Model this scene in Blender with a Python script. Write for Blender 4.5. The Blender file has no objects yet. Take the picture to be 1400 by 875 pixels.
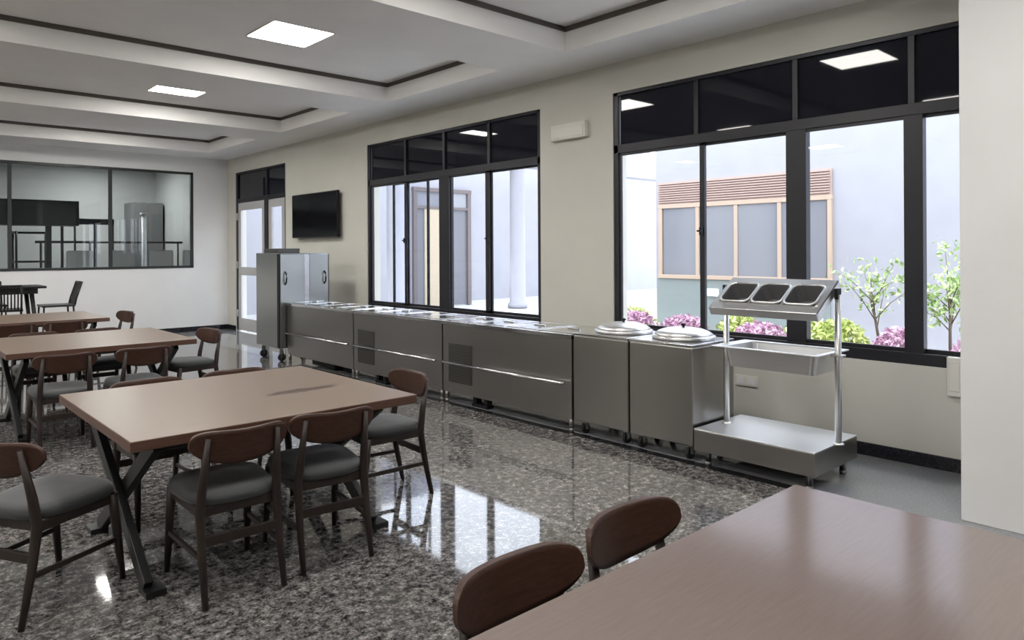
import bpy, bmesh, math, random
from mathutils import Vector, Matrix
R = math.radians
SC = bpy.context.scene
COL = SC.collection
rnd = random.Random(11)

# ------------------------------------------------------------------ helpers
def lin(r, g, b):
    f = lambda c: (c/255/12.92) if c/255 <= .04045 else ((c/255+.055)/1.055)**2.4
    return (f(r), f(g), f(b), 1)

class MB:
    """collects shapes in one bmesh"""
    def __init__(s): s.bm = bmesh.new()
    def box(s, a, b, bev=0, mat=None, seg=2, mi=0):
        lo = [min(a[i], b[i]) for i in range(3)]; hi = [max(a[i], b[i]) for i in range(3)]
        vs = [s.bm.verts.new((x, y, z)) for x in (lo[0], hi[0]) for y in (lo[1], hi[1]) for z in (lo[2], hi[2])]
        F = [(0,1,3,2),(4,6,7,5),(0,4,5,1),(2,3,7,6),(0,2,6,4),(1,5,7,3)]
        fs = [s.bm.faces.new([vs[i] for i in f]) for f in F]
        for f in fs: f.material_index = mi
        if mat is not None:
            for v in vs: v.co = mat @ v.co
        if bev:
            es = list({e for f in fs for e in f.edges})
            r = bmesh.ops.bevel(s.bm, geom=es, offset=bev, segments=seg, affect='EDGES', profile=.5)
            for f in r['faces']: f.material_index = mi
        return s
    def tube(s, pts, rad, n=10, cap=True, flat=None):
        """rad: number or list; flat=(sx, sy) squashes the section"""
        pts = [Vector(p) for p in pts]
        if not isinstance(rad, (list, tuple)): rad = [rad]*len(pts)
        rings = []
        up0 = Vector((0,0,1))
        for i, p in enumerate(pts):
            d = (pts[min(i+1, len(pts)-1)] - pts[max(i-1, 0)]).normalized()
            u = up0 if abs(d.dot(up0)) < .95 else Vector((0,1,0))
            a = d.cross(u).normalized(); b = d.cross(a).normalized()
            sx, sy = flat or (1, 1)
            rings.append([s.bm.verts.new(p + a*math.cos(2*math.pi*k/n)*rad[i]*sx + b*math.sin(2*math.pi*k/n)*rad[i]*sy) for k in range(n)])
        for r0, r1 in zip(rings, rings[1:]):
            for k in range(n):
                f = s.bm.faces.new((r0[k], r0[(k+1)%n], r1[(k+1)%n], r1[k])); f.smooth = True
        if cap:
            s.bm.faces.new(rings[0][::-1]); s.bm.faces.new(rings[-1])
        return s
    def bar(s, p, q, w, t, bev=.002, side=None):
        """rectangular bar from p to q, w wide along side, t thick"""
        p, q = Vector(p), Vector(q); d = (q-p); L = d.length; d.normalize()
        sd = Vector(side) if side else (Vector((0,0,1)) if abs(d.z) < .95 else Vector((0,1,0)))
        a = (sd - d*sd.dot(d)).normalized(); b = d.cross(a)
        m = Matrix(((d.x,a.x,b.x,p.x),(d.y,a.y,b.y,p.y),(d.z,a.z,b.z,p.z),(0,0,0,1)))
        return s.box((0,-w/2,-t/2), (L,w/2,t/2), bev, m)
    def lathe(s, prof, n=32, c=(0,0,0), cap=True):
        rings = [[s.bm.verts.new((c[0]+r*math.cos(2*math.pi*k/n), c[1]+r*math.sin(2*math.pi*k/n), c[2]+z)) for k in range(n)] for r, z in prof]
        for r0, r1 in zip(rings, rings[1:]):
            for k in range(n):
                f = s.bm.faces.new((r0[k], r0[(k+1)%n], r1[(k+1)%n], r1[k])); f.smooth = True
        if cap:
            s.bm.faces.new(rings[0][::-1]); s.bm.faces.new(rings[-1])
        return s
    def build(s, name, mats, parent=None, loc=None):
        bmesh.ops.recalc_face_normals(s.bm, faces=s.bm.faces)
        me = bpy.data.meshes.new(name); s.bm.to_mesh(me); s.bm.free()
        for m in (mats if isinstance(mats, (list, tuple)) else [mats]): me.materials.append(m)
        o = bpy.data.objects.new(name, me); COL.objects.link(o)
        if parent is not None: o.parent = parent
        if loc: o.location = loc
        return o

def thing(name, label, cat, loc=(0,0,0), rz=0, group=None):
    o = bpy.data.objects.new(name, None); COL.objects.link(o)
    o.empty_display_size = .1
    o.location = loc; o.rotation_euler = (0,0,rz)
    o['label'] = label; o['category'] = cat
    if group: o['group'] = group
    return o
def tag(o, label, cat, group=None):
    o['label'] = label; o['category'] = cat
    if group: o['group'] = group
    return o
def struct(o): o['kind'] = 'structure'; return o
def dup(root, loc, rz, label, group=None):
    r = root.copy(); COL.objects.link(r); r.location = loc; r.rotation_euler = (0,0,rz); r['label'] = label
    if group: r['group'] = group
    def rec(src, dst):
        for ch in list(src.children):
            c = ch.copy(); COL.objects.link(c); c.parent = dst
            rec(ch, c)
    kids = list(root.children)
    for ch in kids:
        c = ch.copy(); COL.objects.link(c); c.parent = r
        for g in list(ch.children):
            d = g.copy(); COL.objects.link(d); d.parent = c
    return r

# ------------------------------------------------------------------ materials
def mat(name, col, rough=.5, metal=0, spec=.5, **kw):
    m = bpy.data.materials.new(name); m.use_nodes = True
    b = m.node_tree.nodes['Principled BSDF']
    b.inputs['Base Color'].default_value = col
    b.inputs['Roughness'].default_value = rough
    b.inputs['Metallic'].default_value = metal
    b.inputs['Specular IOR Level'].default_value = spec
    for k, v in kw.items(): b.inputs[k.replace('_', ' ')].default_value = v
    return m
def N(m, t, **kw):
    n = m.node_tree.nodes.new(t)
    for k, v in kw.items():
        if hasattr(n, k): setattr(n, k, v)
    return n
def L(m, a, b): m.node_tree.links.new(a, b)
def BS(m): return m.node_tree.nodes['Principled BSDF']
def noise(m, scale, detail=3, rough=.5, coord='Object', sc=None):
    tc = N(m, 'ShaderNodeTexCoord'); n = N(m, 'ShaderNodeTexNoise')
    n.inputs['Scale'].default_value = scale; n.inputs['Detail'].default_value = detail; n.inputs['Roughness'].default_value = rough
    if sc:
        mp = N(m, 'ShaderNodeMapping'); mp.inputs['Scale'].default_value = sc
        L(m, tc.outputs[coord], mp.inputs['Vector']); L(m, mp.outputs[0], n.inputs['Vector'])
    else: L(m, tc.outputs[coord], n.inputs['Vector'])
    return n
def ramp(m, fac, stops):
    r = N(m, 'ShaderNodeValToRGB'); e = r.color_ramp.elements
    while len(e) < len(stops): e.new(.5)
    for el, (p, c) in zip(e, stops): el.position = p; el.color = c
    L(m, fac, r.inputs[0]); return r
def bump(m, h, strength, dist=.01):
    b = N(m, 'ShaderNodeBump'); b.inputs['Strength'].default_value = strength; b.inputs['Distance'].default_value = dist
    L(m, h, b.inputs['Height']); L(m, b.outputs[0], BS(m).inputs['Normal'])
def mix(m, fac, a, b, mode='MIX'):
    n = N(m, 'ShaderNodeMix', data_type='RGBA', blend_type=mode)
    if hasattr(fac, 'links'): L(m, fac, n.inputs[0])
    else: n.inputs[0].default_value = fac
    for s, v in ((6, a), (7, b)):
        if hasattr(v, 'links'): L(m, v, n.inputs[s])
        else: n.inputs[s].default_value = v
    return n.outputs[2]

def paint(name, col, var=.03):
    m = mat(name, col, .7, spec=.3)
    n = noise(m, 2.5, 4); d = tuple(c*(1-var) for c in col[:3])+(1,)
    r = ramp(m, n.outputs[0], [(.35, d), (.65, col)]); L(m, r.outputs[0], BS(m).inputs['Base Color'])
    n2 = noise(m, 160, 2); bump(m, n2.outputs[0], .06, .004)
    return m
M = {}
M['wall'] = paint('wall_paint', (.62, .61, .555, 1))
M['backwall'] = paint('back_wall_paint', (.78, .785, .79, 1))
M['ceiling'] = paint('ceiling_paint', (.93, .915, .90, 1))
M['gap'] = mat('shadow_gap_trim', (.10, .085, .075, 1), .7)
M['base'] = mat('black_granite_baseboard', (.012, .012, .016, 1), .12)
n = noise(M['base'], 90, 3); L(M['base'], ramp(M['base'], n.outputs[0], [(.5, (.008,.008,.012,1)), (.75, (.035,.035,.045,1))]).outputs[0], BS(M['base']).inputs['Base Color'])

def granite():
    m = mat('polished_granite_floor', (.3,.3,.3,1), .08, spec=.62)
    big = noise(m, 3.2, 4, .6); mid = noise(m, 22, 5, .8); fin = noise(m, 70, 3, .75)
    vor = N(m, 'ShaderNodeTexVoronoi'); vor.inputs['Scale'].default_value = 48
    tc = N(m, 'ShaderNodeTexCoord'); L(m, tc.outputs['Object'], vor.inputs['Vector'])
    c1 = ramp(m, mid.outputs[0], [(.36, (.014,.013,.015,1)), (.46, (.105,.103,.104,1)), (.55, (.23,.225,.225,1)), (.67, (.50,.48,.485,1))])
    c2 = ramp(m, fin.outputs[0], [(.40, (.18,.18,.185,1)), (.50, (.78,.77,.77,1)), (.64, (1.2,1.18,1.19,1))])
    a = mix(m, .75, c1.outputs[0], c2.outputs[0], 'MULTIPLY')
    c3 = ramp(m, vor.outputs['Distance'], [(.0, (1.25,1.2,1.2,1)), (.45, (.9,.9,.9,1))])
    a = mix(m, .7, a, c3.outputs[0], 'MULTIPLY')
    c4 = ramp(m, big.outputs[0], [(.35, (.78,.78,.78,1)), (.65, (1.12,1.11,1.06,1))])
    a = mix(m, 1., a, c4.outputs[0], 'MULTIPLY')
    # perimeter band of pale granite bounded by a black stripe, beside the window wall
    sx = N(m, 'ShaderNodeSeparateXYZ'); L(m, tc.outputs['Object'], sx.inputs[0])
    pale = ramp(m, fin.outputs[0], [(.35, (.19,.195,.205,1)), (.65, (.27,.275,.285,1))])
    g1 = N(m, 'ShaderNodeMath', operation='GREATER_THAN'); g1.inputs[1].default_value = 4.54; L(m, sx.outputs[0], g1.inputs[0])
    g2 = N(m, 'ShaderNodeMath', operation='GREATER_THAN'); g2.inputs[1].default_value = 4.63; L(m, sx.outputs[0], g2.inputs[0])
    a = mix(m, g1.outputs[0], a, (.012,.012,.014,1))
    a = mix(m, g2.outputs[0], a, pale.outputs[0])
    L(m, a, BS(m).inputs['Base Color'])
    r = ramp(m, mid.outputs[0], [(.3, (.035,.035,.035,1)), (.7, (.065,.065,.065,1))]); L(m, r.outputs[0], BS(m).inputs['Roughness'])
    return m
M['floor'] = granite()

def steel(name, col, rough, streak=(60, 60, 1.5)):
    m = mat(name, col, rough, 1)
    n = noise(m, 1.3, 2); bump(m, n.outputs[0], .04, .02)
    return m
M['steel'] = steel('brushed_stainless_steel', (.36,.35,.335,1), .28)
M['steel_top'] = steel('polished_stainless_steel', (.66,.66,.66,1), .15, (2, 40, 40))
M['steel_fridge'] = steel('satin_stainless_steel', (.40,.41,.40,1), .30)
M['satin'] = mat('satin_bright_steel', (.74,.74,.74,1), .36, 1)
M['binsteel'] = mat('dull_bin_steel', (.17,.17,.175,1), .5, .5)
M['chrome'] = mat('bright_steel_tube', (.60,.60,.60,1), .24, 1)
M['rubber'] = mat('black_rubber', (.015,.015,.016,1), .55)
M['blackgap'] = mat('black_plastic', (.010,.010,.011,1), .5, spec=.25)
M['grille'] = mat('dark_vent_grille', (.11,.108,.10,1), .4, .8)
M['alu'] = mat('dark_anodised_window_frame', (.013,.013,.018,1), .4, .1)
M['alu_bk'] = mat('grey_black_interior_window_frame', (.03,.033,.035,1), .4, .2)
M['tinted'] = mat('black_tinted_transom_glass', (.010,.011,.018,1), .025, spec=.27)
M['whitealu'] = mat('grey_white_door_aluminium', (.50,.50,.50,1), .4, .1)
M['plastic'] = mat('white_plastic', (.72,.70,.64,1), .4)
M['screen'] = mat('black_tv_screen', (.004,.004,.006,1), .12)

def glass(name, tint=(1,1,1,1), gl=1.0, ior=1.45):
    m = bpy.data.materials.new(name); m.use_nodes = True; nt = m.node_tree; nt.nodes.remove(BS(m))
    o = nt.nodes['Material Output']
    t = N(m, 'ShaderNodeBsdfTransparent'); t.inputs[0].default_value = tint
    g = N(m, 'ShaderNodeBsdfGlossy'); g.inputs['Roughness'].default_value = 0
    f = N(m, 'ShaderNodeFresnel'); f.inputs[0].default_value = ior
    gm = N(m, 'ShaderNodeNewGeometry'); inv = N(m, 'ShaderNodeMath', operation='SUBTRACT'); inv.inputs[0].default_value = gl; L(m, gm.outputs['Backfacing'], inv.inputs[1]); inv.use_clamp = True
    k = N(m, 'ShaderNodeMath', operation='MULTIPLY'); L(m, f.outputs[0], k.inputs[0]); L(m, inv.outputs[0], k.inputs[1])
    x = N(m, 'ShaderNodeMixShader'); L(m, k.outputs[0], x.inputs[0]); L(m, t.outputs[0], x.inputs[1]); L(m, g.outputs[0], x.inputs[2])
    L(m, x.outputs[0], o.inputs[0]); return m
M['glass'] = glass('clear_window_glass', (.95,.96,.98,1), .45)
M['glass_in'] = glass('interior_window_glass', (.80,.83,.83,1), 1.3)

def wood(name, c1, c2, rough=.4, sc=(3, 40, 3), spec=.5):
    m = mat(name, c1, rough, spec=spec)
    n = noise(m, 4, 5, .6, sc=sc)
    r = ramp(m, n.outputs[0], [(.3, c1), (.7, c2)]); L(m, r.outputs[0], BS(m).inputs['Base Color'])
    return m
M['walnut'] = wood('walnut_chair_back', (.036,.016,.011,1), (.064,.029,.019,1), .42, (2, 30, 30), .3)
M['chairleg'] = wood('dark_walnut_chair_leg', (.014,.009,.0075,1), (.027,.016,.012,1), .45, (30, 30, 2))
M['fabric'] = mat('grey_seat_upholstery', (.033,.035,.038,1), .75, Sheen_Weight=.2)
n = noise(M['fabric'], 300, 2); bump(M['fabric'], n.outputs[0], .25, .002)
M['tedge'] = wood('brown_table_edge', (.085,.042,.028,1), (.12,.06,.04,1), .45, (2, 2, 30))
M['iron'] = mat('black_painted_steel', (.014,.014,.015,1), .4, .3)
def tabletop(stain=False, rough=.34, c1=(.170,.125,.097,1), c2=(.192,.141,.110,1)):
    m = wood('brown_laminate_tabletop' + ('_with_stain' if stain else ''), c1, c2, rough, (2, 26, 2), .32 if rough > .2 else .6)
    if stain:
        tc = N(m, 'ShaderNodeTexCoord'); sb = N(m, 'ShaderNodeVectorMath', operation='SUBTRACT'); sb.inputs[1].default_value = (.34, -.13, .75)
        L(m, tc.outputs['Object'], sb.inputs[0])
        ml = N(m, 'ShaderNodeVectorMath', operation='MULTIPLY'); ml.inputs[1].default_value = (4.2, 17, 0); L(m, sb.outputs[0], ml.inputs[0])
        ln = N(m, 'ShaderNodeVectorMath', operation='LENGTH'); L(m, ml.outputs[0], ln.inputs[0])
        nz = noise(m, 13, 4); ad = N(m, 'ShaderNodeMath', operation='MULTIPLY_ADD'); ad.inputs[1].default_value = 1.3; L(m, nz.outputs[0], ad.inputs[0]); L(m, ln.outputs['Value'], ad.inputs[2])
        fr = ramp(m, ad.outputs[0], [(.85, (.92,)*3+(1,)), (1., (0,0,0,1))])
        hf = N(m, 'ShaderNodeMath', operation='MULTIPLY'); hf.inputs[1].default_value = .62; L(m, ad.outputs[0], hf.inputs[0]); L(m, hf.outputs[0], fr.inputs[0])
        old = BS(m).inputs['Base Color'].links[0].from_socket
        L(m, mix(m, fr.outputs[0], old, (.055,.028,.022,1)), BS(m).inputs['Base Color'])
    return m
M['ttop'] = tabletop(); M['ttop_gloss'] = tabletop(False, .14, (.185,.146,.136,1), (.205,.163,.152,1)); M['ttop_stain'] = tabletop(True)
def emit(name, col, s):
    m = bpy.data.materials.new(name); m.use_nodes = True; m.node_tree.nodes.remove(BS(m))
    e = N(m, 'ShaderNodeEmission'); e.inputs[0].default_value = col; e.inputs[1].default_value = s
    L(m, e.outputs[0], m.node_tree.nodes['Material Output'].inputs[0]); return m
M['lamp'] = emit('led_panel_diffuser', (1,.965,.915,1), 46.0)
M['fill_next'] = emit('fill_panel_next_room', (1,.98,.95,1), 85.0)

# ------------------------------------------------------------------ room dimensions (metres; camera stands at x=0, y=0)
WX, BY, LX, NY = 5.73, 14.35, -5.2, -4.0
SOF, TRAY = 3.42, 3.65
WT = .22
# floor
m = MB(); m.box((LX-.2, NY-.2, -.15), (WX, BY, 0)); struct(m.build('floor', M['floor']))
# ceiling with sunken trays between the beams
FAR = [4.55 + 2.98*k for k in range(-2, 4)]
trays = [(f-2.07, f) for f in FAR]
TX0, TX1 = -4.6, 5.05
m = MB()
ys = [NY-.2] + [v for t in trays for v in t] + [BY]
for i in range(0, len(ys)-1, 2): m.box((LX-.2, ys[i], SOF), (WX+WT, ys[i+1], 4.0))
for a, b in trays:
    m.box((LX-.2, a, SOF), (TX0, b, 4.0)); m.box((TX1, a, SOF), (WX+WT, b, 4.0)); m.box((TX0, a, TRAY), (TX1, b, 4.0))
struct(m.build('ceiling', M['ceiling']))
for k, (a, b) in enumerate(trays):
    m = MB(); t, h = .014, .045
    m.box((TX0, b-t, TRAY-h), (TX1, b, TRAY)); m.box((TX0, a, TRAY-h), (TX1, a+t, TRAY))
    m.box((TX1-t, a+t, TRAY-h), (TX1, b-t, TRAY)); m.box((TX0, a+t, TRAY-h), (TX0+t, b-t, TRAY))
    struct(m.build('trim_%d' % (k+1), M['gap']))
# walls
W3 = (1.30, 4.53, .715, 3.12); W2 = (5.54, 9.09, .715, 3.12); DR = (11.75, 13.93, 0, 3.12)
m = MB()
prev = NY-.2
for (a, b, z0, z1) in (W3, W2, DR):
    m.box((WX, prev, -.15), (WX+WT, a, SOF)); m.box((WX, a, z1), (WX+WT, b, SOF))
    if z0 > 0: m.box((WX, a, -.15), (WX+WT, b, z0))
    prev = b
m.box((WX, prev, -.15), (WX+WT, BY, SOF)); struct(m.build('wall_right', M['wall']))
BW = (-1.10, 5.05, 1.25, 3.12)
m = MB()
m.box((LX-.2, BY, -.15), (BW[0], BY+.15, 4.0)); m.box((BW[1], BY, -.15), (WX+WT, BY+.15, 4.0))
m.box((BW[0], BY, -.15), (BW[1], BY+.15, BW[2])); m.box((BW[0], BY, BW[3]), (BW[1], BY+.15, 4.0))
struct(m.build('wall_back', M['backwall']))
m = MB(); m.box((LX-.2, NY, -.15), (LX, BY, 4.0)); struct(m.build('wall_left', M['wall']))
m = MB(); m.box((LX-.2, NY-.2, -.15), (WX+WT, NY, 4.0)); struct(m.build('wall_front', M['wall']))
PX, PY = 4.75, 1.275
m = MB(); m.box((PX, .35, 0), (WX, PY, SOF), .004); struct(m.build('pillar', M['backwall']))
# baseboards
m = MB(); m.box((WX-.014, PY, 0), (WX, DR[0], .095)); m.box((WX-.014, DR[1], 0), (WX, BY-.014, .095)); struct(m.build('baseboard_right', M['base']))
m = MB(); m.box((LX, BY-.014, 0), (WX, BY, .095)); struct(m.build('baseboard_back', M['base']))

# ------------------------------------------------------------------ windows
def window(name, o, mull_top, zt0, zt1, sashes, thick):
    """o = opening; mull_top = transom mullions; sashes = [(y0, y1, depth)] sliding sashes; thick = full-height posts (y0, y1)"""
    a, b, z0, z1 = o
    x0, x1 = WX+.012, WX+.085
    root = MB(); f = .055
    root.box((x0-.006, a, z0), (x1, b, z0+.085), .003); root.box((x0, a, z1-f*.6), (x1, b, z1), .003)
    root.box((x0, a, z0), (x1, a+f, z1), .003); root.box((x0, b-f, z0), (x1, b, z1), .003)
    root.box((x0, a, zt0), (x1, b, zt1), .003)
    w = struct(root.build(name, M['alu']))
    for y in mull_top:
        q = MB(); q.box((x0+.004, y-.022, zt1), (x1-.01, y+.022, z1), .002); q.build('transom_mullion', M['alu'], w)
    ed = [a+f] + list(mull_top) + [b-f]
    for y0, y1 in zip(ed, ed[1:]):
        q = MB(); q.box((x0+.03, y0+.012, zt1), (x0+.036, y1-.012, z1-.02)); q.build('tinted_pane', M['tinted'], w)
    for (y0, y1) in thick:
        q = MB(); q.box((x0-.004, y0, z0+.05), (x1, y1, zt0), .003); q.build('post', M['alu'], w)
    for (y0, y1, dp, s0, s1) in sashes:
        d = x0 + .012 + .028*dp; zt = z0+.085
        q = MB()
        q.box((d, y0, zt), (d+.022, y0+s0, zt0), .002); q.box((d, y1-s1, zt), (d+.022, y1, zt0), .002)
        q.box((d, y0, zt), (d+.022, y1, zt+.03), .002); q.box((d, y0, zt0-.025), (d+.022, y1, zt0), .002)
        s = q.build('sash', M['alu'], w)
        q = MB(); q.box((d+.008, y0+.01, zt+.01), (d+.013, y1-.01, zt0-.01)); q.build('pane', M['glass'], s)
    return w
w3 = window('window_1', W3, (1.84, 2.69, 3.60), 2.515, 2.60,
       [(3.52, 4.49, 0, .05, .04), (2.70, 3.58, 1, .04, .05), (1.80, 2.66, 0, .06, .03), (1.30, 1.86, 1, .03, .06)], [(2.60, 2.765), (1.765, 1.89)])
def latch(w, y, z):
    q = MB(); q.box((WX-.012, y-.012, z-.035), (WX+.022, y+.012, z+.035), .004); q.box((WX-.022, y-.01, z-.008), (WX-.006, y+.03, z+.008), .003); q.build('latch', M['blackgap'], w)
latch(w3, 3.545, 1.72)
w2 = window('window_2', W2, (6.42, 7.29, 8.15), 2.515, 2.60,
       [(8.13, 9.05, 0, .05, .05), (7.34, 8.17, 1, .04, .05), (6.42, 7.22, 0, .07, .05), (5.58, 6.46, 1, .03, .06), (7.70, 8.55, 2, .04, .04)], [(7.17, 7.38)])
latch(w2, 8.15, 1.70); latch(w2, 6.43, 1.70)
# glazed double door beside the back corner, with dark transom
a, b, z0, z1 = DR
d1 = MB(); x0, x1 = WX+.012, WX+.085
d1.box((x0, a, 0), (x1, a+.06, z1), .003); d1.box((x0, b-.06, 0), (x1, b, z1), .003); d1.box((x0, a, z1-.04), (x1, b, z1), .003); d1.box((x0, a, 2.52), (x1, b, 2.60), .003)
d1 = struct(d1.build('door_1', M['alu']))
q = MB(); q.box((x0+.004, 12.53, 2.6), (x1-.01, 12.60, z1), .002); q.build('transom_mullion', M['alu'], d1)
for y0, y1 in ((a+.06, 12.55), (12.59, b-.06)):
    q = MB(); q.box((x0+.03, y0, 2.59), (x0+.036, y1, z1-.02)); q.build('tinted_pane', M['tinted'], d1)
for y0, y1 in ((a+.07, 12.49), (12.64, b-.07)):
    q = MB(); s = .13
    q.box((x0+.01, y0, .02), (x0+.05, y0+s, 2.51), .004); q.box((x0+.01, y1-s, .02), (x0+.05, y1, 2.51), .004)
    for za, zb in ((.02, .26), (1.10, 1.26), (2.37, 2.51)): q.box((x0+.01, y0+s, za), (x0+.05, y1-s, zb), .004)
    lf = q.build('door_leaf', M['whitealu'], d1)
    q = MB(); q.box((x0+.027, y0+s-.01, .25), (x0+.033, y1-s+.01, 1.11)); q.box((x0+.027, y0+s-.01, 1.25), (x0+.033, y1-s+.01, 2.38)); q.build('pane', M['glass'], lf)
q = MB(); q.box((x0-.004, 12.49, 0), (x1, 12.64, 2.53), .003); q.build('meeting_post', M['alu'], d1)
q = MB()
for z in (.35, 1.3, 2.25): q.tube([(x0-.01, b-.065, z-.07), (x0-.01, b-.065, z+.07)], .018)
q.build('hinge', M['whitealu'], d1)
# interior glazing in the back wall
a, b, z0, z1 = BW
w = MB(); y0, y1 = BY-.012, BY+.05
w.box((a, y0, z0), (b, y1, z0+.045), .003); w.box((a, y0, z1-.045), (b, y1, z1), .003); w.box((a, y0, z0), (a+.05, y1, z1), .003); w.box((b-.05, y0, z0), (b, y1, z1), .003)
w = struct(w.build('window_3', M['alu_bk']))
mx = [3.565, 2.01, .455]
for x in mx:
    q = MB(); q.box((x-.028, y0, z0+.045), (x+.028, y1, z1-.045), .003); q.build('mullion', M['alu_bk'], w)
ed = [a+.05] + mx[::-1] + [b-.05]
for xa, xb in zip(ed, ed[1:]):
    q = MB(); q.box((xa, BY+.015, z0+.04), (xb, BY+.021, z1-.04)); q.build('pane', M['glass_in'], w)

# ------------------------------------------------------------------ ceiling lights
def light_panel(label, x, y, z, mt, group):
    t = thing('ceiling_light', label, 'ceiling light', (x, y, z), 0, group)
    q = MB(); h = .30
    for (p0, p1) in (((-h-.012,-h-.012,-.014),(h+.012,-h,0)), ((-h-.012,h,-.014),(h+.012,h+.012,0)), ((-h-.012,-h,-.014),(-h,h,0)), ((h,-h,-.014),(h+.012,h,0))): q.box(p0, p1, .002)
    q.build('frame', M['plastic'], t)
    q = MB(); q.box((-h,-h,-.010), (h,h,-.002)); q.build('diffuser', mt, t)
    return t
proto = light_panel('square white LED ceiling panel near the top of the photo, fully in view', 3.18, 6.40, TRAY, M['lamp'], 'square LED panels in the ceiling trays')
for i, y in enumerate((.2, 3.2, 6.40, 9.48, 12.25, -2.6)):  # row nearest the camera is unseen, added to brighten pillar and near wall
    for j, x in enumerate((3.18, -.1, -3.4)):
        if (i, j) == (2, 0) or i == 5: continue
        lb = 'square white LED ceiling panel outside the frame, some reflected, nearest row added for light'
        if (i, j) == (3, 0): lb = 'square white LED ceiling panel in the second tray, half hidden by a beam'
        dup(proto, (x, y, TRAY), 0, lb)

# ------------------------------------------------------------------ dining chair
CH_GROUP = 'walnut dining chairs around the brown tables'
def make_chair():
    t = thing('dining_chair', '', 'chair', (0,0,0), 0, CH_GROUP)
    # padded seat: rounded trapezoid
    q = MB(); n = 40
    def ring(sc, z):
        out = []
        for k in range(n):
            an = 2*math.pi*k/n; c, s = math.cos(an), math.sin(an); e = 2/3.6
            x = math.copysign(abs(c)**e, c); y = math.copysign(abs(s)**e, s)
            w = .215 + .018*y
            out.append((x*w*sc, .005 + y*.225*sc, z + (.006*y if z > .44 else 0)))
        return out
    rings = [[q.bm.verts.new(p) for p in ring(sc, z)] for sc, z in ((.90,.415),(.97,.422),(1,.44),(.985,.458),(.93,.471),(.75,.479),(.4,.483))]
    for r0, r1 in zip(rings, rings[1:]):
        for k in range(n):
            f = q.bm.faces.new((r0[k], r0[(k+1)%n], r1[(k+1)%n], r1[k])); f.smooth = True
    q.bm.faces.new(rings[0][::-1]); q.bm.faces.new(rings[-1])
    q.build('seat', M['fabric'], t)
    # apron
    q = MB()
    q.box((-.165,.175,.375), (.165,.197,.418), .003); q.box((-.165,-.195,.375), (.165,-.175,.418), .003)
    for s in (-1, 1): q.bar((s*.178,-.19,.397), (s*.186,.185,.397), .043, .02, .003)
    q.build('apron', M['chairleg'], t)
    for s in (-1, 1):
        q = MB(); q.tube([(s*.186,.185,.42), (s*.19,.198,.30), (s*.198,.232,0)], [.023,.022,.014], 10); q.build('leg', M['chairleg'], t)
        q = MB(); q.tube([(s*.180,-.275,0), (s*.178,-.225,.22), (s*.176,-.195,.40), (s*.170,-.212,.52), (s*.158,-.258,.735)], [.014,.019,.023,.021,.012], 10); q.build('leg', M['chairleg'], t)
    # curved backrest board
    q = MB(); nu, nv = 28, 8
    def P(i, j, off):
        u = -math.cos(math.pi*i/nu); v = -1 + 2*j/nv
        ht = max(.004, .065*(max(0, 1-abs(u)**6))**.5); hb = max(.004, .088*(max(0, 1-abs(u)**2.5))**.62)
        x = .226*u; z = .694 + (v*ht + .012*u*u*v if v > 0 else v*hb)
        y = -.262 + .062*u*u - (z-.697)*.16 + off
        return (x, y, z)
    fr = [[q.bm.verts.new(P(i, j, .009)) for j in range(nv+1)] for i in range(nu+1)]
    bk = [[q.bm.verts.new(P(i, j, -.009)) for j in range(nv+1)] for i in range(nu+1)]
    for i in range(nu):
        for j in range(nv):
            f = q.bm.faces.new((fr[i][j], fr[i+1][j], fr[i+1][j+1], fr[i][j+1])); f.smooth = True
            f = q.bm.faces.new((bk[i][j], bk[i][j+1], bk[i+1][j+1], bk[i+1][j])); f.smooth = True
        q.bm.faces.new((fr[i][0], bk[i][0], bk[i+1][0], fr[i+1][0])); q.bm.faces.new((fr[i][nv], fr[i+1][nv], bk[i+1][nv], bk[i][nv]))
    for j in range(nv):
        q.bm.faces.new((fr[0][j], fr[0][j+1], bk[0][j+1], bk[0][j])); q.bm.faces.new((fr[nu][j], bk[nu][j], bk[nu][j+1], fr[nu][j+1]))
    q.build('backrest', M['walnut'], t)
    q = MB(); q.bar((-.177,-.222,.275), (.177,-.222,.275), .044, .018, .003); q.build('rear_stretcher', M['chairleg'], t)
    for s in (-1, 1):
        q = MB(); q.bar((s*.178,-.232,.20), (s*.194,.215,.20), .024, .016, .003); q.build('side_stretcher', M['chairleg'], t)
    return t
chair0 = make_chair(); used = [False]
def chair(x, y, deg, label):
    """deg: facing direction, 0 = +x, 90 = +y"""
    rz = R(deg - 90)
    if not used[0]:
        used[0] = True; chair0.location = (x, y, 0); chair0.rotation_euler = (0,0,rz); chair0['label'] = label; return chair0
    return dup(chair0, (x, y, 0), rz, label)
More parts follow.
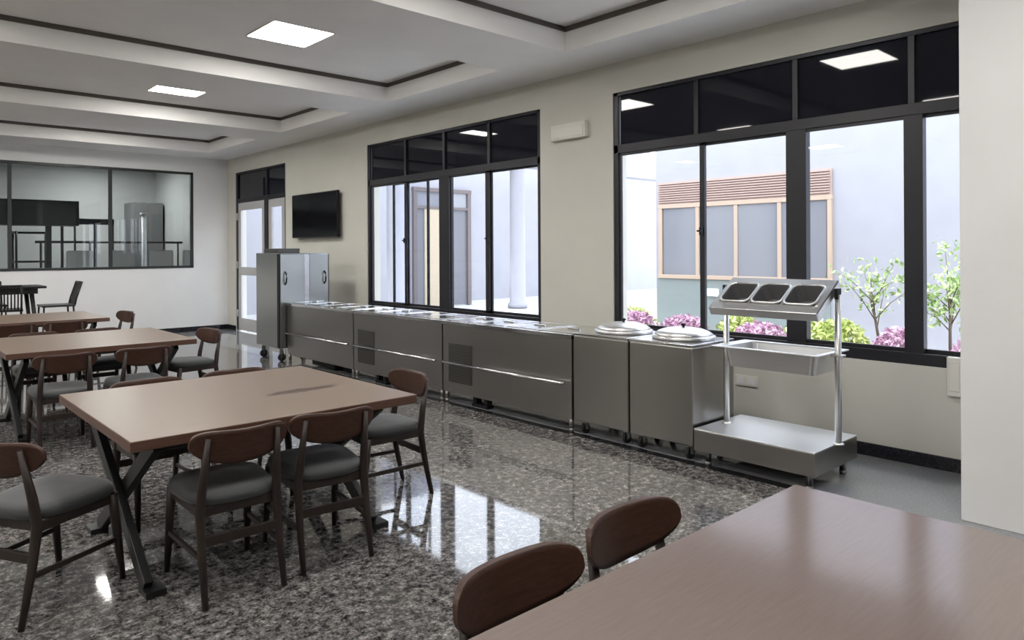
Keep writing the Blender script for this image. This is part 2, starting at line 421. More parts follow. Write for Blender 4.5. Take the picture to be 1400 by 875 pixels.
CHAIRS = [
 (.665, 3.76, 30, 'dining chair at the left end of the stained table, grey seat facing right'),
 (1.335, 3.40, 88, 'dining chair on the near side of the stained table, the left of its two'),
 (1.83, 3.41, 84, 'dining chair on the near side of the stained table, next to the table corner'),
 (2.53, 3.88, 176, 'dining chair at the right end of the stained table, facing left before the steel counters'),
 (1.38, 4.50, -88, 'far-side dining chair of the stained table, left one, mostly hidden under the tabletop'),
 (1.92, 4.49, -92, 'far-side dining chair of the stained table, right one, showing only a strip of back'),
 (1.272, 1.09, -89, 'dining chair across the nearest table, low dark back at the bottom centre'),
 (1.78, 1.12, -89, 'dining chair across the nearest table, higher dark back beside open floor'),
 (1.27, 6.62, 88, 'dining chair on the near side of the second row table, close to its X leg'),
 (1.84, 6.62, 92, 'dining chair on the near side of the second row table, toward its right end'),
 (2.56, 7.42, 188, 'dining chair at the right end of the second row table, grey seat before bright floor'),
 (1.36, 8.08, -90, 'far-side dining chair of the second row table, near its left leg'),
 (1.93, 8.06, -90, 'far-side dining chair of the second row table, grey seat seen under the tabletop'),
 (.62, 7.45, 5, 'dining chair at the left end of the second row table, cut by the photo edge'),
 (1.36, 9.68, 90, 'dining chair on the near side of the farthest brown table, at the photo edge'),
 (1.88, 9.68, 88, 'dining chair on the near side of the farthest brown table, toward its right end'),
 (2.57, 10.45, 190, 'dining chair at the right end of the farthest brown table, against the white wall'),
]
for c in CHAIRS: chair(*c)

# ------------------------------------------------------------------ dining table
def make_table(label, mt, lx=.60):
    t = thing('dining_table', label, 'table', (0,0,0), 0, 'brown dining tables in a row')
    q = MB(); q.box((-.745,-.69,.703), (.745,.69,.75), .003, seg=1)
    q.bm.normal_update()
    for f in q.bm.faces: f.material_index = 0 if f.normal.z > .9 else 1
    q.build('tabletop', [mt, M['tedge']], t)
    q = MB()
    for y in (-.42, .42): q.box((-.66, y-.02, .665), (.66, y+.02, .703), .002)
    q.box((-.62,-.5,.68), (-.58,.5,.703), .002); q.box((.58,-.5,.68), (.62,.5,.703), .002)
    q.build('under_frame', M['iron'], t)
    for s in (-1, 1):
        q = MB(); x = s*lx
        q.bar((x-.021, -.49, .03), (x-.021, .49, .68), .075, .04, .003, (0,1,0))
        q.bar((x+.021, .49, .03), (x+.021, -.49, .68), .075, .04, .003, (0,1,0))
        for y in (-.49, .49): q.box((x-.045, y-.06, 0), (x+.045, y+.06, .03), .003)
        q.build('leg', M['iron'], t)
    return t
t1 = make_table('brown dining table nearest the camera, glossy top filling the lower right corner', M['ttop_gloss'], .675)
t1.location = (1.665, .445, 0)
t2 = make_table('brown dining table with a dark smear on top, four chairs in full view', M['ttop_stain']); t2.location = (1.625, 3.945, 0)
t3 = make_table('brown dining table in the second row, behind the stained one', M['ttop']); t3.location = (1.66, 7.44, 0)
dup(t3, (1.66, 10.42, 0), 0, 'farthest brown dining table, in front of the black bar stools')

# ------------------------------------------------------------------ black bar set by the back wall
def bar_stool(label, x, y, rz):
    t = thing('bar_stool', label, 'bar stool', (x, y, 0), rz, 'black slatted bar stools by the back wall')
    q = MB(); q.box((-.22,-.22,.735), (.22,.22,.765), .008); q.build('seat', M['iron'], t)
    q = MB()
    for s in (-1, 1): q.tube([(s*.20,-.215,.755), (s*.20,-.235,.85), (s*.20,-.315,1.10)], .013, 8)
    q.tube([(-.20,-.315,1.10), (.20,-.315,1.10)], .014, 8)
    for k in range(9):
        xx = -.16 + .04*k; q.bar((xx,-.222,.76), (xx,-.313,1.10), .018, .006, .001, (1,0,0))
    q.build('backrest', M['iron'], t)
    for s in (-1, 1):
        for u in (-1, 1):
            q = MB(); q.tube([(s*.195,u*.195,.74), (s*.22,u*.23,0)], [.013,.011], 8); q.build('leg', M['iron'], t)
    q = MB(); z = .28
    for p0, p1 in (((-.21,-.215,z),(.21,-.215,z)), ((-.21,.215,z),(.21,.215,z)), ((-.21,-.215,z),(-.21,.215,z)), ((.21,-.215,z),(.21,.215,z))): q.tube([p0, p1], .009, 6)
    q.build('footrest', M['iron'], t); return t
bar_stool('black slatted bar stool in profile, alone against the white back wall', 2.36, 12.6, R(90))
bar_stool('black slatted bar stool in front of the black high table, back to the camera', 1.62, 12.05, R(-8))
bar_stool('black slatted bar stool behind the black high table at the photo edge', 1.58, 13.30, R(180))
t = thing('bar_table', 'black high bar table beside the slatted bar stools', 'table', (1.68, 12.62, 0))
q = MB(); q.box((-.50,-.34,1.03), (.50,.34,1.065), .006); q.build('tabletop', M['iron'], t)
q = MB(); q.box((-.40,-.26,.95), (.40,.26,1.03), .004); q.build('apron', M['iron'], t)
for s in (-1, 1):
    for u in (-1, 1):
        q = MB(); q.tube([(s*.32,u*.22,1.0), (s*.42,u*.28,0)], [.032,.018], 8); q.build('leg', M['iron'], t)

# ------------------------------------------------------------------ stainless serving line
FX = 4.60
def counter(label, y0, y1, vent):
    ym = (y0+y1)/2; hw = (y1-y0)/2
    t = thing('serving_counter', label, 'serving counter', (FX, ym, 0), 0, 'stainless serving counters in a line')
    D = .60
    q = MB(); q.box((0,-hw+.006,.11), (.022,hw-.006,.795), .004); q.box((D-.02,-hw+.006,.11), (D,hw-.006,.795), .004)
    q.box((.022,-hw+.006,.11), (D-.02,-hw+.026,.795), .002); q.box((.022,hw-.026,.11), (D-.02,hw-.006,.795), .002); q.box((.02,-hw+.02,.11), (D-.02,hw-.02,.13))
    q.build('body', M['steel'], t)
    q = MB(); z0, z1 = .795, .835; n = 4; g = .07; wl = (2*hw - g*(n+1))/n
    q.box((-.012,-hw,z0), (.07,hw,z1), .004); q.box((D-.05,-hw,z0), (D+.01,hw,z1), .004)
    for k in range(n+1):
        ya = -hw + k*(wl+g); q.box((.07,ya,z0), (D-.05,ya+g,z1), .003)
    q.build('worktop', M['steel_top'], t)
    for k in range(n):
        ya = -hw + g + k*(wl+g); yb = ya+wl; xa, xb = .07, D-.05
        q = MB()
        for p0, p1 in (((xa-.012,ya-.012,z1),(xa+.012,yb+.012,z1+.006)), ((xb-.012,ya-.012,z1),(xb+.012,yb+.012,z1+.006)), ((xa+.012,ya-.012,z1),(xb-.012,ya+.012,z1+.006)), ((xa+.012,yb-.012,z1),(xb-.012,yb+.012,z1+.006))): q.box(p0, p1, .002)
        q.box((xa+.004,ya+.004,z1-.10), (xb-.004,yb-.004,z1-.095))
        for p0, p1 in (((xa+.002,ya+.002,z1-.1),(xa+.006,yb-.002,z1+.003)), ((xb-.006,ya+.002,z1-.1),(xb-.002,yb-.002,z1+.003)), ((xa+.006,ya+.002,z1-.1),(xb-.006,ya+.006,z1+.003)), ((xa+.006,yb-.006,z1-.1),(xb-.006,yb-.002,z1+.003))): q.box(p0, p1)
        q.build('food_well', M['steel_top'], t)
        q = MB(); q.box((xa+.014,ya+.014,z1-.004), (xb-.014,yb-.014,z1+.004), .003); q.box(((xa+xb)/2-.012,(ya+yb)/2-.07,z1+.004), ((xa+xb)/2+.012,(ya+yb)/2+.07,z1+.018), .004); q.build('well_cover', M['steel_top'], t)
    q = MB(); q.tube([(-.05,-hw+.05,.415), (-.05,hw-.05,.415)], .013, 10)
    q.build('tray_rail', M['chrome'], t)
    q = MB()
    for y in (-hw+.12, 0, hw-.12): q.tube([(-.05,y,.415), (.01,y,.40)], .007, 8)
    q.build('rail_bracket', M['chrome'], t)
    for x in (.03, D-.04):
        for y in (-hw+.035, hw-.035):
            q = MB(); q.tube([(x,y,.118), (x,y,.03)], .022, 12); q.tube([(x,y,.03), (x,y,0)], [.018,.024], 12); q.build('leg', M['steel'], t)
    if vent:
        q = MB(); ya, yb = hw-.47, hw-.10
        q.box((-.003,ya,.215), (.0,yb,.61))
        for k in range(16):
            z = .235 + k*.0235; q.box((-.009,ya+.015,z), (-.002,yb-.015,z+.009), 0, None)
        q.build('vent_grille', M['grille'], t)
        q = MB(); q.box((.06,hw-.62,.03), (.13,hw-.57,.118), .004); q.box((.06,hw-.46,.03), (.13,hw-.41,.118), .004); q.box((.05,hw-.63,0), (.14,hw-.40,.03), .004); q.build('drain_foot', M['blackgap'], t)
    else:
        q = MB(); q.box((.10,-.25,.02), (.42,.35,.11), .01); q.box((.2,-.55,.0), (.24,-.3,.05), .005); q.build('drain_box', M['blackgap'], t)
    return t
counter('stainless serving counter farthest from the camera, touching the tall fridge', 7.635, 9.41, False)
counter('middle stainless serving counter with dark vent grille, between two longer look-alikes', 5.875, 7.625, True)
counter('stainless serving counter with dark vent grille, next to the wheeled plate cabinets', 4.085, 5.865, True)

def caster(parent, x, y, r=.045, h=.115):
    q = MB(); q.box((x-.028,y-.028,h-.012), (x+.028,y+.028,h), .003); q.tube([(x,y,h-.012), (x,y,h-.028)], .016, 10)
    for s in (-1, 1): q.box((x-.022+.012,y+s*.019-.0025,r*.8), (x+.022+.012,y+s*.019+.0025,h-.022), .002)
    c = q.build('caster', M['chrome'], parent)
    q = MB(); q.tube([(x+.012,y-.014,r), (x+.012,y+.014,r)], r, 20); q.build('wheel', M['rubber'], c)
    return c
def cart(label, y0, y1):
    ym = (y0+y1)/2; hw = (y1-y0)/2 - .004
    t = thing('plate_warmer_cabinet', label, 'cabinet', (FX, ym, 0), 0, 'wheeled plate cabinets at the end of the line')
    D = .58
    q = MB(); q.box((0,-hw,.112), (D,hw,.835), .010); q.build('body', M['steel'], t)
    q = MB(); q.box((-.008,-hw,.835), (D+.01,hw,.855), .006); q.build('top_plate', M['steel_top'], t)
    c = (.32, 0, .855)
    q = MB(); q.lathe([(.235,0),(.245,.012),(.245,.022),(.225,.03)], 40, c); q.build('rim', M['satin'], t)
    q = MB(); q.lathe([(.222,.028),(.222,.040),(.195,.058),(.150,.074),(.10,.083),(.04,.087),(.012,.088)], 40, c); ld = q.build('lid', M['satin'], t)
    q = MB(); q.lathe([(.010,.086),(.010,.098),(.02,.104),(.02,.112),(.008,.118)], 16, c); q.build('knob', M['blackgap'], ld)
    q = MB(); q.tube([(D+.01,-hw+.08,.76),(D+.05,-hw+.08,.77),(D+.05,hw-.08,.77),(D+.01,hw-.08,.76)], .011, 8); q.build('push_handle', M['chrome'], t)
    for x in (.06, D-.08):
        for y in (-hw+.07, hw-.07): caster(t, x, y)
    return t
cart('wheeled stainless plate cabinet with round lid, touching the serving counters', 3.495, 4.075)
cart('wheeled stainless plate cabinet with round lid, next to the cutlery stand', 2.915, 3.49)

# cutlery and tray stand
t = thing('cutlery_stand', 'stainless cutlery stand with tilted top tray and low platform under the window', 'stand', (4.56, 2.45, 0))
D, ya, yb = .66, -.43, .435
q = MB()
q.box((0,ya,.105), (.012,yb,.252), .002); q.box((D-.012,ya,.105), (D,yb,.252), .002); q.box((.012,ya,.105), (D-.012,ya+.012,.252), .002); q.box((.012,yb-.012,.105), (D-.012,yb,.252), .002)
q.build('skirt', M['steel'], t)
q = MB(); q.box((-.001,ya-.001,.252), (D+.001,yb+.001,.262), .003); q.build('platform', M['satin'], t)
for x in (.06, D-.09):
    for y in (ya+.06, yb-.08):
        q = MB(); q.tube([(x,y,.252),(x,y,.03)], .022, 12); q.tube([(x,y,.03),(x,y,0)], [.026,.02], 12); q.build('leg', M['steel'], t)
PXL = .32
for y in (-.445, .36):
    q = MB(); q.tube([(PXL,y,.262),(PXL,y,1.25)], .021, 14); q.lathe([(.035,0),(.035,.006),(.02,.014)], 16, (PXL,y,.262)); q.build('post', M['satin'], t)
# tilted top frame with three openings
sl = math.atan2(.20, .33)
TM = Matrix.Translation((.05, -.0425, 1.135)) @ Matrix.Rotation(-sl, 4, 'Y')
Ln, hw = .39, .382
q = MB(); ho = []
holes = [(-.34, -.125), (-.1075, .1075), (.125, .34)]
zt = .0
def tb(p0, p1, bev=.002): q.box(p0, p1, bev, TM)
tb((0,-hw,-.006), (.08,hw,.006)); tb((.305,-hw,-.006), (Ln,hw,.006))
edg = [-hw] + [v for h in holes for v in h] + [hw]
for k in range(0, len(edg), 2): tb((.08,edg[k],-.006), (.305,edg[k+1],.006))
tb((-.004,-hw,-.055), (.008,hw,.006)); tb((Ln-.008,-hw,-.05), (Ln,hw,.006)); tb((0,-hw,-.055), (Ln,-hw+.008,.006)); tb((0,hw-.008,-.055), (Ln,hw,.006))
q.build('tilted_frame', M['satin'], t)
for s, y in ((-1,-.445), (1,.36)):
    q = MB(); q.box((PXL-.03,y-.012,1.22), (PXL+.03,y+.012,1.29), .003); q.build('bracket', M['blackgap'], t)
# lower deep pan hanging between the posts
q = MB(); zr = .862
xa, xb, y0, y1 = .10, .52, -.395, .255
for p0, p1 in (((xa-.03,y0-.03,zr-.006),(xa+.01,y1+.085,zr+.004)), ((xb-.01,y0-.03,zr-.006),(xb+.03,y1+.085,zr+.004)), ((xa,y0-.03,zr-.006),(xb,y0+.01,zr+.004)), ((xa,y1-.01,zr-.006),(xb,y1+.085,zr+.004))): q.box(p0, p1, .003)
def pan(q, xa, xb, y0, y1, z1, z0, tap=.02, th=.006, mtx=None, rad=.035):
    def rr(a, b, c, d, z, r):
        out = []
        for (cx, cy, st) in ((b-r, d-r, 0), (a+r, d-r, 90), (a+r, c+r, 180), (b-r, c+r, 270)):
            for k in range(5):
                an = R(st + 22.5*k); out.append(Vector((cx+r*math.cos(an), cy+r*math.sin(an), z)))
        return out
    lv = [rr(xa,xb,y0,y1,z1,rad), rr(xa+tap,xb-tap,y0+tap,y1-tap,z0,rad), rr(xa+tap+th,xb-tap-th,y0+tap+th,y1-tap-th,z0+th,rad), rr(xa+th,xb-th,y0+th,y1-th,z1,rad)]
    R4 = [[q.bm.verts.new(mtx @ p if mtx else p) for p in l] for l in lv]
    n = len(R4[0])
    for r0, r1 in ((R4[0],R4[1]), (R4[2],R4[3]), (R4[3],R4[0])):
        for k in range(n): f = q.bm.faces.new((r0[k], r0[(k+1)%n], r1[(k+1)%n], r1[k]))
    q.bm.faces.new(R4[1]); q.bm.faces.new(R4[2][::-1])
pan(q, xa, xb, y0, y1, zr, .725)
for y in (-.445, .36): q.box((PXL-.04, y-.035, zr-.02), (PXL+.04, y+.035, zr-.008), .002)
q.build('lower_pan', M['satin'], t)
lbl = ['cutlery bin set in the tilted tray, at its end beside the open floor', 'middle one of three cutlery bins in the tilted tray', 'cutlery bin set in the tilted tray, at its end above the plate cabinet']
WM = Matrix.Translation((4.56, 2.45, 0)) @ TM
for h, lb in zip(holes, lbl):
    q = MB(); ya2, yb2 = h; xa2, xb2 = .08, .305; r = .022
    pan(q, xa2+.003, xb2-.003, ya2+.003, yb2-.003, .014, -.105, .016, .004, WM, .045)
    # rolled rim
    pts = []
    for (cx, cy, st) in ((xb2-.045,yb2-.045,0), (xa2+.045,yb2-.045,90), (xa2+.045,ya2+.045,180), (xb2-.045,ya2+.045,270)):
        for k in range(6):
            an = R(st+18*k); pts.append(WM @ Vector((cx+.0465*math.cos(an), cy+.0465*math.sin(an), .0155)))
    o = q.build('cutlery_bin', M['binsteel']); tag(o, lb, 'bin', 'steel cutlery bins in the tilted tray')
    q = MB(); q.tube(pts+[pts[0]], .0075, 6); q.build('rim', M['satin'], o)

# tall wheeled steel fridge
t = thing('holding_cabinet', 'tall wheeled stainless fridge cabinet standing at the far end of the counters', 'fridge', (4.50, 9.44, 0))
q = MB(); q.box((0,.035,.19), (.78,.76,1.535), .008); q.build('body', M['steel_fridge'], t)
q = MB(); q.box((-.002,-.004,.205), (.782,.06,1.52)); q.build('door_gasket', M['blackgap'], t)
for ya, yb, hx in ((.012,.385,.085), (.465,.768,.70)):
    q = MB(); q.box((ya,-.012,.205), (yb,.022,1.52), .006); dd = q.build('door', M['steel_fridge'], t)
    q = MB(); q.tube([(hx,-.012,1.27),(hx,-.05,1.24),(hx,-.06,1.18),(hx,-.05,1.12),(hx,-.012,1.09)], .011, 8); q.build('handle', M['blackgap'], dd)
q = MB(); q.box((.385,-.008,.205), (.465,.022,1.52), .002); q.build('door_stile', M['chrome'], t)
q = MB(); q.box((.06,.16,1.535), (.40,.62,1.60), .006); q.build('top_vent_box', M['grille'], t)
for x in (.07, .71):
    for y in (.10, .69): caster(t, x, y, .055, .19)

# TV on the wall
t = thing('wall_tv', 'flat black television mounted on the wall above the tall fridge', 'television', (WX, 10.55, 2.145))
q = MB(); q.box((-.10,-.755,-.362), (-.055,.755,.362), .006); q.build('casing', M['blackgap'], t)
q = MB(); q.box((-.1025,-.735,-.34), (-.0995,.735,.345)); q.build('screen', M['screen'], t)
q = MB(); q.box((-.055,-.2,-.15), (0,.2,.15), .004); q.build('wall_mount', M['iron'], t)
# small fittings on the window wall
t = thing('wall_lamp', 'small white rectangular wall light unit between the two big windows', 'wall light', (WX, 5.09, 2.81))
q = MB(); q.box((-.06,-.245,-.085), (0,.245,.085), .010); q.build('housing', M['plastic'], t)
q = MB(); q.box((-.066,-.22,-.062), (-.058,.22,.05), .006); q.build('cover', M['plastic'], t)
t = thing('switch_box', 'beige box on the wall below the window corner, beside the pillar', 'wall box', (WX, 1.575, .665))
q = MB(); q.box((-.045,-.06,-.135), (0,.035,.135), .006); q.build('housing', M['plastic'], t)
q = MB(); q.box((-.050,-.045,-.10), (-.044,.02,.10), .003); q.build('cover', M['plastic'], t)
t = thing('wall_socket', 'double wall socket low on the wall behind the cutlery stand', 'socket', (WX, 3.11, .43))
q = MB(); q.box((-.012,-.10,-.045), (0,.10,.045), .004); q.build('plate', M['plastic'], t)
for y in (-.05, .05):
    q = MB(); q.box((-.016,y-.032,-.03), (-.011,y+.032,.03), .003); q.build('outlet', M['backwall'], t)

# ------------------------------------------------------------------ room behind the interior glazing
NB = 19.0
def sbox(name, a, b, mt):
    m = MB(); m.box(a, b); return struct(m.build(name, mt))
M['grey'] = paint('next_room_wall_paint', (.50,.51,.51,1)); M['greyfloor'] = mat('next_room_floor', (.3,.3,.3,1), .25)
sbox('wall_next_room_back', (-3, NB, 0), (WX+.2, NB+.15, 3.6), M['grey'])
sbox('wall_next_room_side', (WX+.02, BY+.15, 0), (WX+.2, NB, 3.6), M['grey'])
sbox('wall_next_room_left', (-3.15, BY+.15, 0), (-3, NB+.15, 3.6), M['grey'])
sbox('ceiling_next_room', (-3.15, BY+.15, 3.6), (WX+.2, NB+.15, 3.7), M['grey'])
sbox('floor_next_room', (-3.15, BY+.15, -.1), (WX+.2, NB+.15, 0), M['greyfloor'])
light_panel('unseen square fill panel added above the room behind the interior window', 0.0, 16.3, 3.6, M['fill_next'], 'added fill panels of the next room')  # unseen panels added to lighten the view through the glazing
light_panel('unseen square fill panel added above the room behind the interior window', 4.2, 17.4, 3.6, M['fill_next'], 'added fill panels of the next room')
M['shadegrey'] = mat('mid_grey_shade', (.16,.16,.165,1), .45); M['darkcab'] = mat('dark_cabinet_laminate', (.02,.021,.023,1), .35); M['palepost'] = mat('pale_post_paint', (.8,.82,.83,1), .4); M['chairgrey'] = mat('grey_chair_shell', (.45,.45,.46,1), .45)
t = thing('display_canopy', 'long dark canopy box on posts behind the interior window', 'canopy', (2.2, 16.6, 0))
q = MB(); q.box((-1.6,-.3,2.10), (1.27,.3,2.60), .01); q.build('hood', M['darkcab'], t)
q = MB(); q.box((1.27,-.06,2.14), (1.98,.06,2.26), .005); q.build('cross_beam', M['darkcab'], t)
for x, r in ((-1.5,.04), (.78,.05), (1.02,.022), (1.25,.014), (1.63,.025), (1.95,.03)):
    q = MB(); q.box((x-r,-.035,0), (x+r,.035,2.14), .004); q.build('post', M['darkcab'], t)
q = MB(); q.box((-1.5,-.28,1.78), (-.12,.28,1.83), .003); q.box((-1.5,-.28,1.28), (-.12,.28,1.32), .003); q.build('shelf', M['darkcab'], t)
t = thing('steel_rack', 'dark shelf rack standing below the canopy behind the interior window', 'rack', (2.78, 17.2, 0))
for x in (-.29, .29):
    for y in (-.2, .2):
        q = MB(); q.tube([(x,y,0),(x,y,2.0)], .022, 8); q.build('post', M['darkcab'], t)
for z in (.5, 1.0, 1.36, 1.95):
    q = MB(); q.box((-.31,-.2,z), (.31,.2,z+.04), .003); q.build('shelf', M['darkcab'], t)
t = thing('guard_rail', 'thin dark guard rail running behind the interior window', 'railing', (4.0, 16.9, 0))
q = MB(); q.tube([(-1.2,0,1.78),(1.7,0,1.78)], .025, 8); q.tube([(-1.2,0,.9),(1.7,0,.9)], .018, 8); q.build('rail', M['darkcab'], t)
for x in (-1.1, -.2, .65, 1.6):
    q = MB(); q.tube([(x,0,0),(x,0,1.78)], .022, 8); q.build('post', M['darkcab'], t)
t = MB(); t.tube([(4.79,16.6,0),(4.79,16.6,2.38)], .05, 12); t.box((4.72,16.53,2.38), (4.86,16.67,2.42), .004); tag(t.build('white_post', M['palepost']), 'pale free-standing post behind the right pane of the interior window', 'post')
def stack_chair(x, y, z, label):
    t = thing('stacking_chair', label, 'chair', (x, y, 0), 0, 'grey chairs behind the interior window')
    q = MB(); q.box((-.24,.16,.9), (.24,.19,1.60), .03); q.build('backrest', M['chairgrey'], t)
    q = MB(); q.box((-.22,-.22,.78), (.22,.18,.82), .012); q.build('seat', M['chairgrey'], t)
    for sx in (-1, 1):
        for sy in (-1, 1):
            q = MB(); q.tube([(sx*.19,sy*.18,.8),(sx*.22,sy*.22,0)], .014, 6); q.build('leg', M['darkcab'], t)
stack_chair(3.45, 16.0, 0, 'grey high chair behind the interior window, beside the canopy posts')
stack_chair(4.25, 16.0, 0, 'grey high chair behind the interior window, just before the pale post')
stack_chair(5.02, 16.0, 0, 'grey high chair behind the interior window, just past the pale post')
stack_chair(5.48, 15.35, 0, 'grey high chair behind the interior window, at the end pane')
t = thing('shade_cabinet', 'dark grey block standing in for wall shade behind the end pane of the interior window', 'cabinet', (5.36, 18.6, 0))  # dark cabinet shape put in for the shade on the side wall
q = MB(); q.box((-.35,-.35,0), (.34,.35,2.75), .008); q.build('body', M['shadegrey'], t)
q = MB(); q.box((-.34,-.37,.1), (-.01,-.35,2.7), .004); q.build('door', M['shadegrey'], t)
q = MB(); q.box((.0,-.37,.1), (.33,-.35,2.7), .004); q.build('door', M['shadegrey'], t)

# ------------------------------------------------------------------ courtyard outside
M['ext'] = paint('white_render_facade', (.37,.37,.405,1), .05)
M['extground'] = mat('pale_paving', (.55,.55,.55,1), .8)
M['soil'] = mat('bed_soil', (.10,.07,.05,1), .9)
M['framewood'] = mat('tan_window_frame', (.47,.36,.275,1), .5)
M['louver'] = mat('pinkish_wood_louver', (.42,.31,.27,1), .6)
M['teal'] = paint('grey_green_panel', (.235,.27,.262,1)); M['pane_out'] = mat('blue_grey_reflecting_glass', (.22,.225,.25,1), .10, spec=.8)
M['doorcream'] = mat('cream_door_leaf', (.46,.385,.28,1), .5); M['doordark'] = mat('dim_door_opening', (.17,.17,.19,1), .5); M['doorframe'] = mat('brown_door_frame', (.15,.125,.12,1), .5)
sbox('ground', (WX+WT, -8, -.25), (24, 16, -.02), M['extground'])
b = thing('building', 'white building across the courtyard with a louvred tan-framed window', 'building', (12, 0, 0))
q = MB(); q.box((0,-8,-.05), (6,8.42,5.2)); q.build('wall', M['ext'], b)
q = MB(); q.box((-.03,5.04,.05), (0,8.38,1.02), .005); q.build('lower_panel', M['teal'], b)
q = MB(); q.box((-.06,5.0,1.02), (.0,5.07,2.43), .004); q.box((-.06,8.25,1.02), (0,8.33,2.43), .004); q.box((-.064,4.99,1.0), (0,8.34,1.07), .004); q.box((-.064,4.99,2.36), (0,8.34,2.44), .004)
for y in (5.88, 6.69, 7.47): q.box((-.055,y-.035,1.05), (0,y+.035,2.40), .004)
wf = q.build('window_frame', M['framewood'], b)
ed = (5.06, 5.88, 6.69, 7.47, 8.26)
for y0, y1 in zip(ed, ed[1:]):
    q = MB(); q.box((-.03,y0+.03,1.06), (-.022,y1-.03,2.38)); q.build('pane', M['pane_out'], wf)
q = MB(); q.box((-.04,5.0,2.44), (-.005,8.35,2.87), .003)
for k in range(9):
    z = 2.47 + k*.044; q.box((-.075,5.03,z), (-.035,8.32,z+.022), .003)
q.build('louver', M['louver'], b)
q = MB(); q.box((-.08,7.03,.69), (-.03,7.27,.83), .006); q.build('meter_box', M['palepost'], b)
b2 = thing('building', 'white veranda wing at the end of the courtyard with a tall brown-framed doorway', 'building', (0, 16, 0))
q = MB(); q.box((6.0,0,-.05), (26,5,5.2)); q.build('wall', M['ext'], b2)
q = MB(); q.box((6.0,-.02,-.02), (26,0,.10), .003); q.build('plinth', M['extground'], b2)
q = MB(); q.box((11.5,-.10,0), (11.62,.0,3.3), .005); q.box((13.42,-.10,0), (13.55,0,3.3), .005); q.box((11.49,-.108,3.2), (13.56,0,3.31), .005); q.box((11.6,-.09,2.72), (13.44,0,2.80), .005); q.box((12.62,-.094,0), (12.74,0,3.22), .005)
df = q.build('doorway_frame', M['doorframe'], b2)
q = MB(); q.box((11.62,-.05,2.80), (12.62,-.03,3.2)); q.box((12.74,-.05,2.80), (13.42,-.03,3.2)); q.build('transom_pane', M['pane_out'], df)
q = MB(); q.box((11.88,-.075,.02), (12.62,-.03,2.72), .005); q.build('door', M['doorcream'], b2)
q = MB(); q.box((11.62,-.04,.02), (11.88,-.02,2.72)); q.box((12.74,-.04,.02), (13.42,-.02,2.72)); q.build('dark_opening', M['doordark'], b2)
for x, y in ((13.72, -1.85), (9.66, -1.9), (17.6, -1.85)):
    q = MB(); q.lathe([(.27,0),(.27,.10),(.22,.14),(.21,1.5),(.205,3.75),(.25,3.80),(.25,3.86)], 28, (x, y, 0)); q.build('column', M['ext'], b2)
q = MB(); q.box((7.5,-2.05,3.86), (26,-1.65,4.2), .01); q.build('veranda_beam', M['ext'], b2)
# planting bed
sbox('planting_bed', (8.3, 1.2, -.02), (10.9, 10.4, .10), M['soil'])
def leafmat(name, c1, c2):
    m = mat(name, c1, .55); oi = N(m, 'ShaderNodeObjectInfo'); nz = noise(m, 9, 2)
    r = ramp(m, nz.outputs[0], [(.35, c1), (.65, c2)]); L(m, r.outputs[0], BS(m).inputs['Base Color']); return m
M['pink'] = leafmat('pink_leaf', (.42,.22,.33,1), (.62,.44,.54,1)); M['lime'] = leafmat('lime_leaf', (.34,.42,.10,1), (.58,.64,.26,1)); M['green'] = leafmat('green_leaf', (.22,.34,.12,1), (.50,.62,.28,1))
M['bark'] = mat('grey_bark', (.16,.12,.09,1), .8)
def leaf(q, p, s):
    d = Vector((rnd.gauss(0,1), rnd.gauss(0,1), rnd.gauss(0,.7)+.3)).normalized()
    a = d.orthogonal().normalized(); a = Matrix.Rotation(rnd.random()*6.28, 3, d) @ a; b_ = d.cross(a)
    v = [q.bm.verts.new(p + x) for x in (-a*s, b_*s*.45 + d*s*.15, a*s, -b_*s*.45 + d*s*.15)]
    q.bm.faces.new(v)
def shrub(name, label, cat, x, y, rx, ry, h, mt, n, group=None, ls=.045):
    t = thing(name, label, cat, (x, y, .10), 0, group)
    q = MB()
    for _ in range(n):
        an = rnd.random()*6.283; rr = rnd.random()**.45; zz = rnd.random()**.7
        k = math.sqrt(max(0, 1-(zz*.95)**2.2))
        leaf(q, Vector((math.cos(an)*rx*rr*k, math.sin(an)*ry*rr*k, .03 + zz*(h-.03) + rnd.gauss(0,.02))), ls*rnd.uniform(.7,1.3))
    q.build('foliage', mt, t)
    q = MB()
    for k in range(7):
        an = k*.9; q.tube([(0.02*math.cos(an), .02*math.sin(an), -.03), (rx*.35*math.cos(an), ry*.35*math.sin(an), h*.45), (rx*.6*math.cos(an), ry*.6*math.sin(an), h*.8)], [.010,.007,.003], 5)
    q.build('stem', M['bark'], t)
    return t
PG, GG = 'pink-leaved shrubs in the courtyard bed', 'lime green shrubs in the courtyard bed'
shrub('pink_shrub', 'pink shrub outside the window, above the lid of the cabinet next to the counters', 'shrub', 9.5, 7.12, .48, .46, .44, M['pink'], 900, PG)
shrub('pink_shrub', 'pink shrub outside the window, beside the thin sash bar', 'shrub', 9.5, 6.2, .44, .42, .42, M['pink'], 900, PG)
shrub('pink_shrub', 'pink shrub outside, framed between the tilted tray and the pan below it', 'shrub', 8.95, 4.66, .48, .44, .46, M['pink'], 1100, PG)
shrub('pink_shrub', 'pink shrub outside, between the cutlery stand and the right window post', 'shrub', 8.9, 2.98, .38, .34, .52, M['pink'], 900, PG)
shrub('pink_shrub', 'pink shrub outside the last narrow pane, under the small tree', 'shrub', 8.75, 2.18, .40, .36, .46, M['pink'], 900, PG)
shrub('lime_shrub', 'lime green shrub outside, left of the cutlery stand post', 'shrub', 9.9, 5.5, .42, .34, .46, M['lime'], 900, GG)
shrub('lime_shrub', 'lime green shrub outside, right of the cutlery stand between the window posts', 'shrub', 9.0, 3.72, .48, .42, .56, M['lime'], 1100, GG)
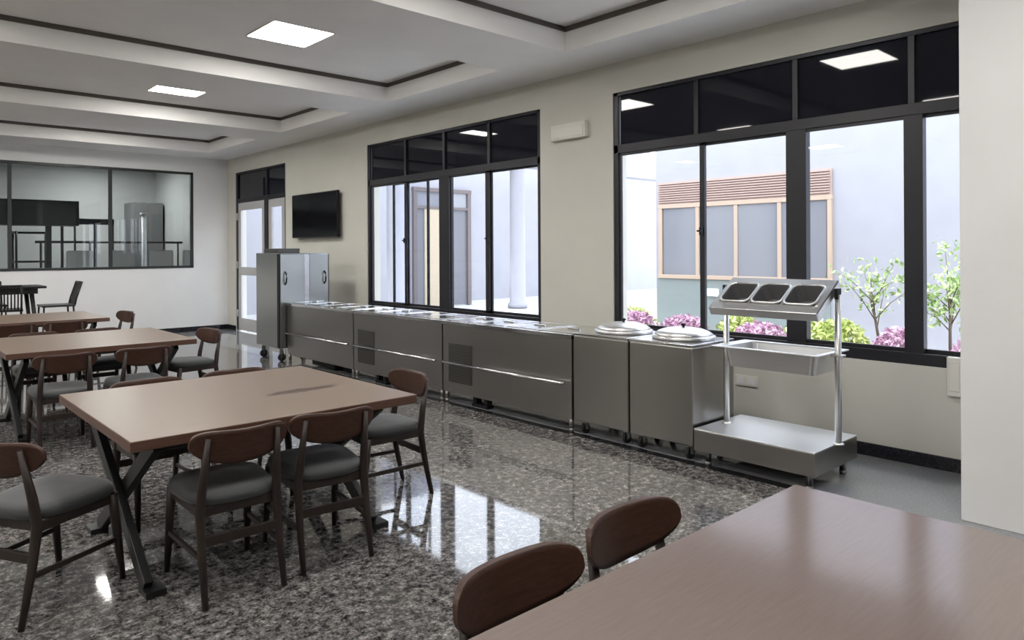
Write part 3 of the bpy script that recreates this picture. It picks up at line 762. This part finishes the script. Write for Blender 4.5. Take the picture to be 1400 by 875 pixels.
shrub('lime_shrub', 'lime green shrub outside, low against the pale wall behind the pink ones', 'shrub', 10.4, 7.9, .50, .60, .42, M['lime'], 900, GG)
shrub('lime_shrub', 'lime green shrub outside, deeper in the bed at the foot of the tan window wall', 'shrub', 9.95, 4.5, .40, .36, .46, M['lime'], 800, GG)
def sapling(label, x, y, h, spread, n, mt, lean=(0,0)):
    t = thing('small_tree', label, 'tree', (x, y, .10))
    q = MB(); tips = []
    q.tube([(0,0,-.04), (lean[0]*.4, lean[1]*.4, h*.35), (lean[0]*.8, lean[1]*.8, h*.62)], [.022,.016,.010], 7)
    for k in range(9):
        an = k*2.4; z0 = h*(.28+.035*k); b0 = Vector((lean[0]*z0/h, lean[1]*z0/h, z0))
        e = b0 + Vector((math.cos(an)*spread*rnd.uniform(.6,1), math.sin(an)*spread*rnd.uniform(.6,1), h*rnd.uniform(.15,.4)))
        q.tube([b0, (b0+e)/2+Vector((0,0,.04)), e], [.008,.006,.003], 5); tips += [(b0+e)/2, e, e]
    q.build('trunk', M['bark'], t)
    q = MB()
    for _ in range(n):
        p = rnd.choice(tips); leaf(q, p + Vector((rnd.gauss(0,.09), rnd.gauss(0,.09), rnd.gauss(0,.07))), rnd.uniform(.03,.055))
    q.build('foliage', mt, t)
sapling('small green tree outside the last narrow pane beside the pillar', 9.75, 2.72, 1.5, .34, 520, M['green'])
sapling('slender tree outside, its leafy branch showing above the stand against the white wall', 10.2, 3.62, 1.5, .42, 230, M['green'], (.05, .25))

# ------------------------------------------------------------------ daylight
w = bpy.data.worlds.new('sky'); SC.world = w; w.use_nodes = True
sl_ = bpy.data.lights.new('sun', 'SUN'); sl_.energy = 5.0; sl_.angle = R(4); sl_.color = (1, .97, .92)
so = bpy.data.objects.new('sun', sl_); COL.objects.link(so); so.rotation_euler = Vector((.03, -.36, -.93)).to_track_quat('-Z', 'Y').to_euler()
bg = w.node_tree.nodes['Background']; bg.inputs[0].default_value = (.86, .92, 1.0, 1); bg.inputs[1].default_value = 5.0

# ------------------------------------------------------------------ camera
cam = bpy.data.cameras.new('camera'); co = bpy.data.objects.new('camera', cam); COL.objects.link(co)
TH, F, CX, CY, H = R(41.4), 981.0, 661.0, 343.1, 1.55
roll = math.atan(.0052)
fwd = Vector((math.sin(TH), math.cos(TH), 0)); rgt = Vector((math.cos(TH), -math.sin(TH), 0)); up = Vector((0,0,1))
r2 = rgt*math.cos(roll) + up*math.sin(roll); u2 = -rgt*math.sin(roll) + up*math.cos(roll)
r2 = rgt*math.cos(roll) - up*math.sin(roll); u2 = rgt*math.sin(roll) + up*math.cos(roll)
co.matrix_world = Matrix(((r2.x,u2.x,-fwd.x,0),(r2.y,u2.y,-fwd.y,0),(r2.z,u2.z,-fwd.z,H),(0,0,0,1)))
cam.sensor_width = 36; cam.lens = F/1400*36
cam.shift_x = (700-CX)/1400; cam.shift_y = -(437.5-CY)/1400
cam.clip_start = .05
SC.camera = co
SC.view_settings.view_transform = 'Standard'; SC.view_settings.look = 'None'
SC.view_settings.gamma = 1; SC.view_settings.use_curve_mapping = False
SC.view_settings.exposure = 0
SC.cycles.use_denoising = True
SC.cycles.max_bounces = 10; SC.cycles.diffuse_bounces = 5; SC.cycles.glossy_bounces = 5; SC.cycles.transparent_max_bounces = 16
SC.cycles.sample_clamp_indirect = 6
SC.cycles.caustics_reflective = False; SC.cycles.caustics_refractive = False
